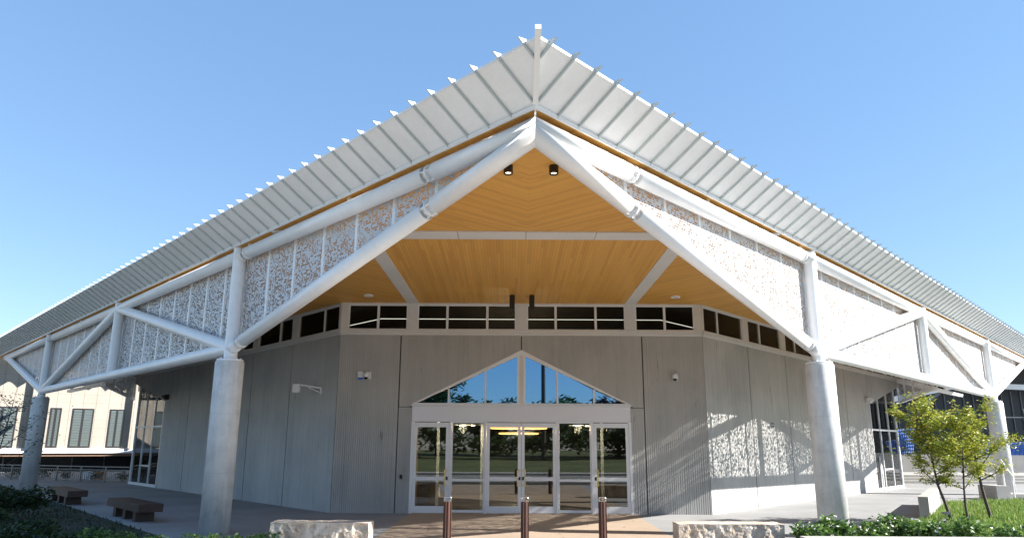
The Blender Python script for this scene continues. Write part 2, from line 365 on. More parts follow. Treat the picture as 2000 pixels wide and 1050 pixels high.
# ceiling -------------------------------------------------
b = MB()
def cface(pts, mode, side=1):
    uv = []
    for x, y, z in pts: uv.append((x, y) if mode == 0 else (side * x * sin(A) + y * cos(A) + 50, side * x * cos(A) - y * sin(A)))
    b.face(pts, uv)
YB = 16.83
for sd in (-1, 1):
    se = (YB - YE) / cos(A); F0 = E(se, 0, ZC, sd); w = WS(sd)
    cface([(0, YE, ZC), tuple(F0), (0, YB, ZC)], 1, sd)
    Ap, Bp, Cp = (sd * 3.73, YB, ZC), (sd * 3.56, YW - .0, ZCW), tuple(w(0, 0, ZCW))
    cface([Ap, Bp, Cp, tuple(F0)], 1, sd)
    D = tuple(w(22.5, 0, ZCW)); FD = tuple(E(se + 20, 0, ZC, sd)); G = tuple(w(39, 0, ZCW)); FG = tuple(E(45.6, 0, ZC, sd))
    cface([tuple(F0), Cp, D, FD], 1, sd); cface([FD, D, G, FG], 1, sd)
cface([(-3.73, YB, ZC), (3.73, YB, ZC), (3.56, YW, ZCW), (-3.56, YW, ZCW)], 0)
b.build('ceiling', M['wood'], B, recalc=False)
def zmid(y): return ZC + (ZCW - ZC) * (y - YB) / (YW - YB)
for x0, x1 in ((-6, -1.62), (-1.61, .0), (.01, 1.66), (1.67, 6)):
    q = MB(); q.box(x0, x1 - .005, YB - .28, YB + .3, ZC - .045, ZC - .006); q.build('ceiling_strip', M['pier'], B)
for sd in (-1, 1):
    q = MB()
    pts = [(sd * 3.62, YB + .3, ZC - .035), (sd * 4.02, YB + .3, ZC - .035), (sd * 3.75, YW, ZCW - .02), (sd * 3.37, YW, ZCW - .02)]
    q.prism(pts, (0, 0, .02)); q.build('ceiling_strip', M['pier'], B)
# roof ------------------------------------------------------
b = MB()
RP = [E(0, -.05, 0, 1), E(45.4, -.05, 0, 1), Vector((0, 78, 0)), E(45.4, -.05, 0, -1)]
b.prism([(p.x, p.y, 7.0) for p in RP], (0, 0, .40)); b.build('roof', M['corr'], B)
OE, ZF0, ZF1 = .726, 6.997, 7.467
for sd in (-1, 1):
    f = MB(); t = MB()
    a0, a1 = 0.0, 45.6; m0 = -OE / math.tan(A) * 1.0
    s_out0 = -OE * cos(A) / sin(A)
    P = [E(0, 0, ZF0, sd), E(45.6, 0, ZF0, sd), E(45.6, OE, ZF1, sd), E(s_out0, OE, ZF1, sd)]
    f.prism([tuple(p) for p in P], (0, 0, .012))
    P2 = [E(0, -.04, ZF1 + .04, sd), E(45.6, -.04, ZF1 + .04, sd), E(45.6, OE, ZF1 + .012, sd), E(s_out0, OE, ZF1 + .012, sd)]
    f.prism([tuple(p) for p in P2], (0, 0, .02))
    fo = f.build('fascia', M['fascia'], B)
    def trim(o0, o1, z0, z1, name, mm):
        t = MB(); c0 = lambda o: -o * cos(A) / sin(A)
        t.hexa([E(c0(o0), o0, z0, sd), E(c0(o1), o1, z0, sd), E(45.6, o1, z0, sd), E(45.6, o0, z0, sd), E(c0(o0), o0, z1, sd), E(c0(o1), o1, z1, sd), E(45.6, o1, z1, sd), E(45.6, o0, z1, sd)])
        t.build(name, mm, B)
    trim(-.02, .012, 6.938, ZF0 - .004, 'eave_trim', M['trim'])
    trim(.012, .03, 6.962, ZF0 - .004, 'eave_trim', M['trim'])
    trim(OE + .001, OE + .016, ZF1 - .006, ZF1 + .034, 'roof_edge_trim', M['trim'])
    far = MB()
    for k in range(86):
        s = -.55 + .527 * k
        o0 = max(0.02, -s * sin(A) / cos(A) + .06); zf = lambda o: ZF0 + (ZF1 - ZF0) * o / OE
        pl = [(o0, zf(o0) - .055), (OE + .0, ZF1 - .055), (OE + .15, ZF1 + .05), (OE + .0, ZF1 + .04 + .03), (OE + .0, ZF1 - .003), (o0, zf(o0) - .003)]
        fb = MB() if k < 50 else far
        fb.prism([tuple(E(s - .013, o, z, sd)) for o, z in pl], E(s + .013, 0, 0, sd) - E(s - .013, 0, 0, sd))
        if k < 50: fb.build('fin', M['fin'], B)
    tag(far.build('fin', M['fin'], B), kind='stuff')
b = MB(); q0, q1 = Vector((0, YE - .03, 7.017)), Vector((0, YE - (OE / sin(A)) - .13, ZF1 + .09))
b.bar(q0, q1, .085, .10); b.build('ridge_post', M['trim'], B)
# trusses ---------------------------------------------------
def pipe(path, name, cuts=()):   # path straight p0,p1; cuts = list of fractions (gap .30)
    p0, p1 = path; L = (p1 - p0).length; d = (p1 - p0) / L; b = MB(); a = 0
    for c in sorted(cuts): b.tube(p0 + d * a, p0 + d * (c * L - .14), PR); a = c * L + .14
    b.tube(p0 + d * a, p1, PR); o = b.build(name, M['white'], B)
    if abs(p0.x) < .5:      # mitre the two sides against each other at the apex
        bm = bmesh.new(); bm.from_mesh(o.data); sg = 1 if p1.x > 0 else -1
        bmesh.ops.bisect_plane(bm, geom=bm.verts[:] + bm.edges[:] + bm.faces[:], plane_co=(0, 0, 0), plane_no=(-sg, 0, 0), clear_outer=True)
        bmesh.ops.holes_fill(bm, edges=[e for e in bm.edges if e.is_boundary]); bm.to_mesh(o.data); bm.free()
    for c in cuts:
        q = MB(); cpt = p0 + d * c * L
        q.tube(cpt - d * .145, cpt + d * .145, .085); q.tube(cpt - d * .016, cpt - d * .001, PR + .004); q.tube(cpt + d * .001, cpt + d * .016, PR + .004)
        u = d.cross(Vector((0, 0, 1))).normalized(); v = u.cross(d)
        for w1, w2 in ((u, v), (v, u)):
            q.bar(cpt - d * .142, cpt + d * .142, .014, PR * 1.9, up=w1)
        for sgn in (-1, 1):
            for ang in (45, 135, 225, 315):
                aa = rad(ang); q.tube(cpt + d * sgn * .012 + (u * cos(aa) + v * sin(aa)) * .12, cpt + d * sgn * .045 + (u * cos(aa) + v * sin(aa)) * .12, .018, n=6)
        q.build('pipe_splice', M['white'], o)
    return o
def zlow(s):
    if s <= SN[1]: return 6.63 + (ZB - 6.63) * s / SN[1]
    if s <= SN[3]: return ZB
    return ZB + (ZT - ZB) * (s - SN[3]) / (SN[4] - SN[3])
for sd in (-1, 1):
    L = SN[4] + .3
    pipe((T(-.3, 0, ZT, sd), T(L, 0, ZT, sd)), 'top_chord', (2.92 / (L + .3), 10.6 / (L + .3), 31.6 / (L + .3)))
    q_ = T(-.3, 0, 6.63 + .3 * (6.63 - ZB) / SN[1], sd); pipe((q_, T(SN[1], 0, ZB, sd)), 'arch_brace', (.26, .945))
    pipe((T(SN[1], 0, ZB, sd), T(SN[3], 0, ZB, sd)), 'bottom_chord')
    pipe((T(SN[1], 0, ZB + .02, sd), T(SN[2], 0, ZT, sd)), 'diagonal_brace')
    pipe((T(SN[2], 0, ZT, sd), T(SN[3], 0, ZB + .02, sd)), 'diagonal_brace')
    pipe((T(SN[3], 0, ZB, sd), T(SN[4], 0, ZT, sd)), 'diagonal_brace')
    for k in (1, 2, 3):
        b = MB(); z0 = 4.09 if k != 2 else ZB
        b.tube(T(SN[k], 0, z0, sd), T(SN[k], 0, ZT + .235, sd), .16); b.build('post', M['white'], B)
    for s in (5.4, 16.0, 26.6, 37.3, 10.2):
        b = MB(); b.tube(T(s, 0, ZT, sd), T(s, 0, ZC + .01, sd), .055, n=12); b.build('roof_stub', M['white'], B)
    for k in (1, 3):
        p = T(SN[k], 0, 0, sd)
        b = MB(); b.lathe([(0, 0), (.345, 0), (.345, 4.02), (.33, 4.04), (0, 4.04)], p, 48); c = b.build('column', M['col'], B)
        b = MB(); b.lathe([(0, 4.045), (.32, 4.045), (.32, 4.09), (0, 4.09)], p, 40)
        for i in range(8):
            aa = i * math.pi / 4 + .2; q = p + Vector((cos(aa) * .25, sin(aa) * .25, 0)); b.tube((q.x, q.y, 4.09), (q.x, q.y, 4.13), .022, n=6)
        b.build('cap_plate', M['white'], c)
    # perforated screen, eight panels to each bay
    for k in range(4):
        n = 8
        for i in range(n):
            s0 = SN[k] + (SN[k + 1] - SN[k]) * i / n; s1 = SN[k] + (SN[k + 1] - SN[k]) * (i + 1) / n
            if s1 < 1.4: continue
            if k == 3 and i == n - 1: s1 = s1 - .1
            b = MB(); b.face([T(s0, -.19, zlow(s0), sd), T(s1, -.19, zlow(s1), sd), T(s1, -.19, ZT, sd), T(s0, -.19, ZT, sd)], [(s0, zlow(s0)), (s1, zlow(s1)), (s1, ZT), (s0, ZT)])
            b.build('perforated_panel', M['perf'], B, recalc=False)
            b = MB(); b.hexa([T(s0 - .045, -.186, zlow(s0), sd), T(s0 + .045, -.186, zlow(s0), sd), T(s0 + .045, -.22, zlow(s0), sd), T(s0 - .045, -.22, zlow(s0), sd)] +
                   [T(s0 - .045, -.186, ZT - .04, sd), T(s0 + .045, -.186, ZT - .04, sd), T(s0 + .045, -.22, ZT - .04, sd), T(s0 - .045, -.22, ZT - .04, sd)])
            b.build('mullion', M['white'], B)
    # return screen from truss back to the wall head
    a0 = T(23.2, -.3, 0, sd); a1 = WS(sd)(22.4, 0, 0)
    for i in range(4):
        u, v = i / 4, (i + 1) / 4; p, q = a0.lerp(a1, u), a0.lerp(a1, v); Lr = (a1 - a0).length
        z0 = 4.22 + .2 * u; z1 = 4.22 + .2 * v
        b = MB(); b.face([(p.x, p.y, z0), (q.x, q.y, z1), (q.x, q.y, 6.6), (p.x, p.y, 6.7)], [(u * Lr, z0), (v * Lr, z1), (v * Lr, 6.6), (u * Lr, 6.7)])
        b.build('perforated_panel', M['perf'], B, recalc=False)
        b = MB(); b.bar((q.x, q.y, z1), (q.x, q.y, 6.6), .07, .07, up=(1, 0, 0)); b.build('mullion', M['white'], B)
    b = MB(); b.bar((a0.x, a0.y, 4.18), (a1.x, a1.y, 4.38), .12, .12); b.build('screen_rail', M['white'], B)
b = MB(); b.box(-.012, .012, YA - .25, YA + .05, 6.86, 6.94); b.build('apex_plate', M['white'], B)
# concrete walls --------------------------------------------
def strip_panel(fr, s0, s1, zb, zt, deep, pitch, name='wall_panel', d0=0.0, th=.22):
    b = MB(); s = s0; k_ = 0
    while s < s1 - 1e-6:
        k_ += 1
        if pitch is PX: e = min(s1, s + (random.uniform(.036, .05) if k_ % 2 else random.uniform(.018, .026)))
        else: e = min(s1, s + random.uniform(*pitch))
        if s1 - e < pitch[0] * .6: e = s1
        d = d0 + (random.choice((0, .35, .6, 1.0)) if pitch is not PX else (random.uniform(0, .15) if k_ % 2 else random.uniform(.6, 1.0))) * deep
        b.hexa([fr(s, d, zb(s)), fr(e, d, zb(e)), fr(e, th, zb(e)), fr(s, th, zb(s)), fr(s, d, zt), fr(e, d, zt), fr(e, th, zt), fr(s, th, zt)])
        s = e
    return b.build(name, M['conc'], B)
Z0 = lambda s: 0.0
ZWT = 5.52
PX = (.035, .055)
for sd in (-1, 1):
    fr = (lambda sd: (lambda x, d, z: Vector((sd * x, YW + d, z))))(sd)
    strip_panel(fr, 3.94, XW - .02, Z0, ZWT, .03, PX)
    strip_panel(fr, 3.49, 3.905, Z0, 3.215, .03, PX)
    zg = lambda x: max(3.235, 5.055 - (5.055 - 3.27) * x / 3.50)
    strip_panel(fr, .018, 3.895, zg, ZWT, .024, PX, d0=-.03)
    w = WS(sd)
    PW = 3.4075
    for k in range(5):
        strip_panel(w, k * PW + (.028 if k else .035), (k + 1) * PW - .028, Z0, 5.52, .004, (.05, .16), d0=.004)
    zo = lambda s: 4.06 + (5.22 - 4.06) * (s - 17.05) / (22.5 - 17.05)
    strip_panel(w, 17.05, 22.5, zo, 5.52, .004, (.05, .16), d0=.004)
    b = MB(); b.box(.0, 17.03, .10, .2, .0, 5.50, w); b.build('wall_core', M['joint'], B)
    b = MB(); b.box(17.04, 17.10, .02, .35, 0, 4.05, w); b.build('timber_jamb', M['wood'] if 0 else M['darkwood'], B)
b = MB(); b.box(-XW + .05, -3.5, .05, .2, 0, 5.5, WF); b.box(3.5, XW - .05, .05, .2, 0, 5.5, WF); b.box(-3.9, 3.9, .05, .2, 5.07, 5.5, WF); b.build('wall_core', M['joint'], B)
# clerestory ------------------------------------------------
def sill(fr, s0, s1):
    b = MB(); b.box(s0, s1, -.05, .2, 5.60, 5.70, fr); b.box(s0, s1, -.02, .2, ZWT + .003, 5.597, fr); b.build('sill', M['pier'], B)
    b = MB(); b.box(s0, s1, -.03, .12, 6.53, 6.60, fr); b.build('window_head', M['pier'], B)
def window(fr, s0, s1, z0=5.70, z1=6.53, parent=None, m='glass_hi', fm='frame', name='window', fw=.045, d=0.0):
    b = MB()
    b.box(s0, s0 + fw, d, d + .08, z0, z1, fr); b.box(s1 - fw, s1, d, d + .08, z0, z1, fr)
    b.box(s0 + fw, s1 - fw, d, d + .08, z0, z0 + fw, fr); b.box(s0 + fw, s1 - fw, d, d + .08, z1 - fw, z1, fr)
    o = b.build(name, M[fm], parent or B)
    b = MB(); b.box(s0 + fw, s1 - fw, d + .035, d + .045, z0 + fw, z1 - fw, fr); b.build('pane', M[m], o)
    return o
def pier(fr, s0, s1):
    b = MB(); b.box(s0, s1, -.02, .16, 5.70, 6.53, fr); b.build('pier', M['pier'], B)
sill(WF, -XW + .02, XW - .02)
for a0, a1 in ((-5.66, -4.691), (-4.689, -3.73), (-3.40, -2.431), (-2.429, -1.121), (-1.119, -.18), (.18, 1.119), (1.121, 2.429), (2.431, 3.40), (3.73, 4.689), (4.691, 5.66)):
    window(WF, a0, a1, fm='frame', fw=.036)
for a0, a1 in ((-XW, -5.66), (-3.73, -3.40), (-.18, .18), (3.40, 3.73), (5.66, XW)): pier(WF, a0, a1)
for sd in (-1, 1):
    w = WS(sd); sill(w, .02, 39)
    pier(w, 0, .12)
    for k in range(10):
        s = k * 3.4075
        window(w, s + .12, s + 1.149, fm='frame', fw=.036); window(w, s + 1.151, s + 3.04, fm='frame', fw=.036); pier(w, s + 3.05, s + 3.4075 + .12)
# entrance --------------------------------------------------
FT, HD0, HD1 = 2.76, 2.775, 3.25
b = MB()
for x0, x1 in ((-3.48, -3.40), (-2.27, -2.20), (-1.155, -1.10), (1.10, 1.155), (2.20, 2.27), (3.40, 3.48)): b.box(x0, x1, -.03, .14, 0, FT, WF)
b.box(-3.48, 3.48, -.03, .14, FT, HD0, WF); b.build('entrance_frame', M['frame'], B)
b = MB(); b.box(-3.47, -.004, -.035, .1, HD0 + .004, HD1, WF); b.box(.004, 3.47, -.035, .1, HD0 + .004, HD1, WF); b.box(-.2, .2, -.02, .09, HD0 + .01, HD1 - .01, WF); b.build('header_panel', M['header'], B)
b = MB(); b.box(-3.5, 3.5, -.07, .1, HD1 + .004, HD1 + .045, WF); b.build('drip_flashing', M['frame'], B)
def door(s0, s1, hinge, closer):
    b = MB(); d = -.015; w = .10
    b.box(s0, s0 + w, d, d + .05, .02, FT - .02, WF); b.box(s1 - w, s1, d, d + .05, .02, FT - .02, WF)
    b.box(s0 + w, s1 - w, d, d + .05, .02, .22, WF); b.box(s0 + w, s1 - w, d, d + .05, 2.60, FT - .02, WF); b.box(s0 + w, s1 - w, d, d + .05, .98, 1.09, WF)
    o = tag(b.build('door', M['frame'], B))
    for z0, z1 in ((.22, .98), (1.09, 2.60)):
        q = MB(); q.box(s0 + w, s1 - w, d + .02, d + .03, z0, z1, WF); q.build('pane', M['glass'], o)
    hx = s1 - .05 if hinge < 0 else s0 + .05; ix = -1 if hinge < 0 else 1
    hx2 = hx + ix * .07
    q = MB(); z0, z1 = .84, 1.30
    for z in (z0, z1): q.bar(WF(hx, d, z), WF(hx, d - .07, z), .02, .02); q.bar(WF(hx - ix * .0, d - .07, z), WF(hx2, d - .07, z), .02, .02)
    q.tube(WF(hx2, d - .07, z0 - .01), WF(hx2, d - .07, z1 + .01), .014, n=10); q.build('handle', M['brass'], o)
    q = MB(); q.box(hx - .03 + ix * -.0, hx + .03, d - .012, d, 1.0, 1.1, WF); q.build('lock', M['blackpl'], o)
    if closer: q = MB(); q.box((s0 + s1) / 2 - .13, (s0 + s1) / 2 + .17, d + .035, d + .10, 2.50, 2.59, WF); q.build('door_closer', M['greybox'], o)
door(-3.395, -2.275, -1, 1); door(-1.095, -.005, -1, 0); door(.005, 1.095, 1, 0); door(2.275, 3.395, 1, 1)
for s0, s1 in ((-2.195, -1.16), (1.16, 2.195)):
    b = MB(); d = .0; w = .035
    b.box(s0, s0 + w, d, d + .05, .03, FT, WF); b.box(s1 - w, s1, d, d + .05, .03, FT, WF)
    b.box(s0 + w, s1 - w, d, d + .05, .03, .11, WF); b.box(s0 + w, s1 - w, d, d + .05, FT - .03, FT, WF); b.box(s0 + w, s1 - w, d, d + .05, .96, 1.03, WF)
    o = b.build('sidelight', M['frame'], B)
    for z0, z1 in ((.11, .96), (1.03, FT - .03)):
        q = MB(); q.box(s0 + w, s1 - w, d + .02, d + .03, z0, z1, WF); q.build('pane', M['glass'], o)
# gable window
AP = 5.04; SL = (AP - 3.30) / 3.45
b = MB(); fz = lambda x: AP - SL * abs(x)
for sd in (-1, 1):
    b.hexa([WF(0, -.045, AP - .14), WF(sd * 3.47, -.045, 3.30), WF(sd * 3.47, .1, 3.30), WF(0, .1, AP - .14), WF(0, -.045, AP + .01), WF(sd * 3.47, -.045, 3.33), WF(sd * 3.47, .1, 3.33), WF(0, .1, AP + .01)])
    for x in (1.15, 2.32): b.box(sd * x - .028, sd * x + .028, -.03, .08, 3.35, fz(x) - .07, WF)
    for x in (.095,): b.box(sd * x - .04, sd * x + .04, -.035, .08, 3.35, fz(x) - .07, WF)
b.box(-3.47, 3.47, -.03, .08, 3.30, 3.352, WF)
gw = b.build('gable_window', M['frame'], B)
for sd in (-1, 1):
    for x0, x1 in ((.135, 1.122), (1.178, 2.292), (2.348, 3.30)):
        q = MB(); pl = [WF(sd * x0, .02, 3.352), WF(sd * x1, .02, 3.352), WF(sd * x1, .02, max(3.354, fz(x1) - .085)), WF(sd * x0, .02, fz(x0) - .085)]
        q.prism(pl, (0, .01, 0)); q.build('pane', M['glass_fan'], gw)
b = MB(); b.box(-.052, .052, -.01, .06, 3.352, AP - .12, WF); b.build('gable_post', M['pier'], B)
# corner glazing --------------------------------------------
for sd in (-1, 1):
    w = WS(sd); b = MB(); zs = lambda s: 4.06 + (5.22 - 4.06) * (s - 17.05) / 5.45
    for s in (17.11, 21.52):
        b.hexa([w(s, .02, 0), w(s + .09, .02, 0), w(s + .09, .14, 0), w(s, .14, 0), w(s, .02, zs(s)), w(s + .09, .02, zs(s + .09)), w(s + .09, .14, zs(s + .09)), w(s, .14, zs(s))])
    for s in (18.6, 20.1):
        b.hexa([w(s, .04, .1), w(s + .045, .04, .1), w(s + .045, .12, .1), w(s, .12, .1), w(s, .04, zs(s)), w(s + .045, .04, zs(s)), w(s + .045, .12, zs(s)), w(s, .12, zs(s))])
    b.box(17.11, 21.6, .0, .15, 0, .12, w); b.box(17.2, 21.52, .03, .13, 2.83, 2.91, w); b.box(18.645, 20.1, .05, .12, .93, .99, w)
    o = b.build('corner_glazing', M['frame'], B)
    q = MB(); q.prism([w(17.2, .08, .12), w(21.52, .08, .12), w(21.52, .08, zs(21.52)), w(17.2, .08, zs(17.2))], w(0, .01, 0) - w(0, 0, 0)); q.build('pane', M['glass_clear'], o)
    b = MB()    # return wall of glass at the corner
    for d in (.2, 2.1, 4.0): b.box(21.50, 21.56, d, d + .07, 0, 5.2, w)
    b.box(21.50, 21.56, .27, 4.0, 2.83, 2.90, w); b.box(21.50, 21.56, .27, 4.0, .0, .1, w)
    o = b.build('corner_glazing', M['frame'], B)
    q = MB(); q.box(21.52, 21.53, .27, 4.0, .1, 5.2, w); q.build('pane', M['glass_clear'], o)
    b = MB(); b.box(17.1, 17.3, .4, 6.5, 0, 5.5, w); b.build('darkening_partition', M['dark'], B)  # partition added to keep the rooms behind the glass dark
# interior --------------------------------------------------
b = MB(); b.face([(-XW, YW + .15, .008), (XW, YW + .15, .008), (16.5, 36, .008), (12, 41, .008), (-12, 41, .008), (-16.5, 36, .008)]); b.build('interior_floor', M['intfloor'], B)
b = MB(); b.box(-13, 13, 40, 40.2, 0, 7.0); b.build('darkening_back_wall', M['dark'], B)  # dark back wall added so the hall behind the front stays dark
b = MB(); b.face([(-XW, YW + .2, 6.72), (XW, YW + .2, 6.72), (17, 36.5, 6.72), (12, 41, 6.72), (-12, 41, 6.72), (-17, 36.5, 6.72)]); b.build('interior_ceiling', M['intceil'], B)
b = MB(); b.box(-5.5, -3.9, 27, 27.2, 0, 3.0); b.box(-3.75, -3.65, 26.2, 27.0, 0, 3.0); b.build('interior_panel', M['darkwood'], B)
b = MB()
for x in (-2.9, -1.35, 1.35, 2.9): b.box(x - .045, x + .045, 26.6, 26.7, 0, 3.1)
b.box(-3.6, 3.6, 26.6, 26.7, 3.1, 3.2); b.build('airlock_frame', M['frame'], B)
# ------------------------------------------------------------------ lamps (things of their own)
def pendant(x, y, zb, ztop, r, label, group=None):
    e = empty('pendant_light', (x, y, ztop), label, 'light', group)
    b = MB(); h = zb - ztop; b.tube((0, 0, 0), (0, 0, h), r, cap=False); b.tube((0, 0, 0), (0, 0, -.02), r * .8); b.lathe([(r, h), (r * .8, h), (r * .72, h + .05), (r * .72, h + .07)], n=24); b.build('housing', M['black'], e)
    b = MB(); b.tube((0, 0, h + .03), (0, 0, h + .04), r * .72); b.build('lamp', M['lamp'], e)
ZP = lambda y: ZC if y < YB else zmid(y)
pendant(-.41, 12.4, 6.80 - .0, 7.0, .085, 'black cylinder downlight left of the two at the roof peak', None)
pendant(.41, 12.4, 6.80 - .0, 7.0, .085, 'black cylinder downlight right of the two at the roof peak', None)
pendant(-.31, 22.6, 6.20, ZP(22.6), .085, 'black cylinder downlight left of the pair hanging before the high windows', None)
pendant(.31, 22.6, 6.20, ZP(22.6), .085, 'black cylinder downlight right of the pair hanging before the high windows', None)
for sd, nm in ((-1, 'left'), (1, 'right')):
    e = empty('recessed_downlight', (sd * 4.85, 22.7, 6.615), 'round white recessed light in the timber ceiling, %s of the entrance' % nm, 'light')
    b = MB(); b.lathe([(.15, .03), (.15, -.012), (.10, -.012), (.085, .03)], n=28); b.build('ring', M['trim'], e)
    b = MB(); b.tube((0, 0, .0), (0, 0, .02), .09); b.build('diffuser', M['greybox'], e)
b = MB(); b.box(-4.9, 4.9, 25.2, 25.23, 6.30, 6.322); tag(b.build('strip_light', M['tube']), 'long thin white strip light behind the high front windows', 'light')
for sd, nm in ((-1, 'left'), (1, 'right')):
    b = MB(); w = WS(sd); p, q = Vector((sd * 4.9, 25.2, 6.3)), w(22, 1.4, 6.3); b.bar(p, q, .02, .022)
    tag(b.build('strip_light', M['tube']), 'thin white strip light running back behind the %s side high windows' % nm, 'light')
c = empty('chandelier', (0, 31, 2.74), 'round glowing gold chandelier inside behind the middle doors', 'light')
for r, z, rr in ((1.15, .0, .035), (.8, -.22, .03)):
    b = MB(); n = 40
    for i in range(n):
        a0, a1 = 2 * math.pi * i / n, 2 * math.pi * (i + 1) / n; b.tube((r * cos(a0), r * sin(a0), z), (r * cos(a1), r * sin(a1), z), rr, n=8)
    b.build('ring', M['chand'], c)
b = MB()
for i in range(4): b.tube((.9 * cos(i * 1.57), .9 * sin(i * 1.57), 0), (0, 0, 3.3), .008, n=6)
b.build('cable', M['black'], c)
for x in (-2.0, 2.0):
    e = empty('interior_downlight', (x, 26.0, 2.70), 'small lit ceiling spot inside the %s fixed entrance pane' % ('left' if x < 0 else 'right'), 'light')
    b = MB(); b.tube((0, 0, 0), (0, 0, .03), .07); b.tube((.35, .2, 0), (.35, .2, .03), .07); b.build('lamp', M['lamp'], e)
    b = MB(); b.box(-.3, .6, -.3, .5, .031, .05); b.build('plate', M['greybox'], e)
# ------------------------------------------------------------------ wall devices
def camera_dome(x, label):
    e = empty('security_camera', (x, YW - .01, 4.2), label, 'camera')
    b = MB(); b.box(-.02, .10, -.03, .0, -.1, .12); b.tube((.04, -.02, .08), (-.02, -.18, .08), .03, n=10); b.build('bracket', M['whitebox'], e)
    b = MB(); b.tube((-.03, -.18, .06), (-.03, -.18, -.06), .075, .085, n=20); b.build('body', M['whitebox'], e)
    b = MB(); b.lathe([(.065, -.06), (.06, -.1), (.035, -.125), (0, -.135)], (-.03, -.18, 0), 20); b.build('lens', M['blackpl'], e)
camera_dome(-4.93, 'white dome security camera beside the blue-lipped alarm box on the left wall')
camera_dome(4.93, 'white dome security camera alone on the ribbed wall right of the doors')
e = empty('alarm_siren', (-5.16, YW - .01, 4.2), 'white alarm box with blue lower edge on the wall left of the entrance', 'alarm')
b = MB(); b.box(-.085, .085, -.09, 0, -.06, .13); b.build('body', M['whitebox'], e)
b = MB(); b.prism([(-.088, -.092, -.062), (.088, -.092, -.062), (.06, -.07, -.12), (-.06, -.07, -.12)], (0, .08, 0)); b.build('strobe', M['blueplastic'], e)
b = MB(); b.box(-3.79, -3.71, YW - .03, YW - .001, 1.02, 1.15); tag(b.build('card_reader', M['blackpl']), 'small black card reader on the wall just left of the doors', 'card reader')
w = WS(-1)
e = empty('arm_camera', (0, 0, 0), 'white box device on a long bracket arm on the left side wall', 'camera')
b = MB(); b.box(1.0, 1.08, -.04, 0, 3.66, 3.9, w); b.bar(w(1.04, -.02, 3.86), w(1.45, -.55, 3.95), .05, .05); b.bar(w(1.04, -.02, 3.70), w(1.3, -.35, 3.88), .03, .03); b.build('bracket', M['whitebox'], e)
b = MB(); p = w(1.55, -.62, 3.84); b.box(p.x - .13, p.x + .10, p.y - .1, p.y + .1, p.z - .13, p.z + .14); b.build('housing', M['whitebox'], e)
w = WS(1)
e = empty('wall_vent', (0, 0, 0), 'small slotted grey vent on the sunlit right side wall', 'vent')
b = MB(); b.box(4.95, 5.25, -.012, .01, 2.70, 2.93, w); b.build('plate', M['greybox'], e)
b = MB(); b.box(4.98, 5.22, -.02, -.012, 2.73, 2.79, w); b.box(4.98, 5.22, -.02, -.012, 2.84, 2.90, w); b.build('slots', M['blackpl'], e)
for sd, nm in ((-1, 'left'), (1, 'right')):
    w = WS(sd); b = MB(); b.box(16.5, 16.85, -.22, -.002, 4.12, 4.36, w); b.box(16.6, 16.75, -.3, -.22, 4.18, 4.3, w)
    tag(b.build('wall_light', M['whitebox'] if sd > 0 else M['black']), '%s box light fixed high by the %s corner glazing' % ('white' if sd > 0 else 'dark', nm), 'light')
# ------------------------------------------------------------------ bollards
def bollard(x, y, label):
    e = empty('bollard', (x, y, 0), label, 'bollard', 'bollards across the entrance path')
    b = MB(); b.tube((0, 0, 0), (0, 0, 1.04), .058, n=20); b.box(-.064, .064, -.012, .012, .02, 1.035); b.build('core', M['bench'], e)
    b = MB()
    for i in range(4):
        for k in (-1, 1):
            b.box(k * .018 + i * 0 + (-.012 if k < 0 else -.004), k * .018 + (.004 if k < 0 else .012), -.075, -.055, .02, 1.03)
        b.v = [(-y_, x_, z_) for x_, y_, z_ in b.v]
    b.build('slats', M['rust'], e)
    b = MB()
    for sx in (-1, 1): b.box(sx * .066 - .004, sx * .066 + .004, -.03, .03, 0, 1.09)
    b.tube((-.066, 0, 1.09), (-.05, 0, 1.112), .009, n=8); b.tube((-.05, 0, 1.112), (.05, 0, 1.112), .009, n=8); b.tube((.05, 0, 1.112), (.066, 0, 1.09), .009, n=8)
    b.box(-.062, .062, -.04, .04, 1.041, 1.05); b.build('steel_loop', M['steel'], e)
for x, y, l in ((-1.51, 14.3, 'left'), (-.07, 14.35, 'middle'), (1.39, 14.42, 'right')): bollard(x, y, 'brown slatted bollard with steel loop top, %s of the three before the doors' % l)
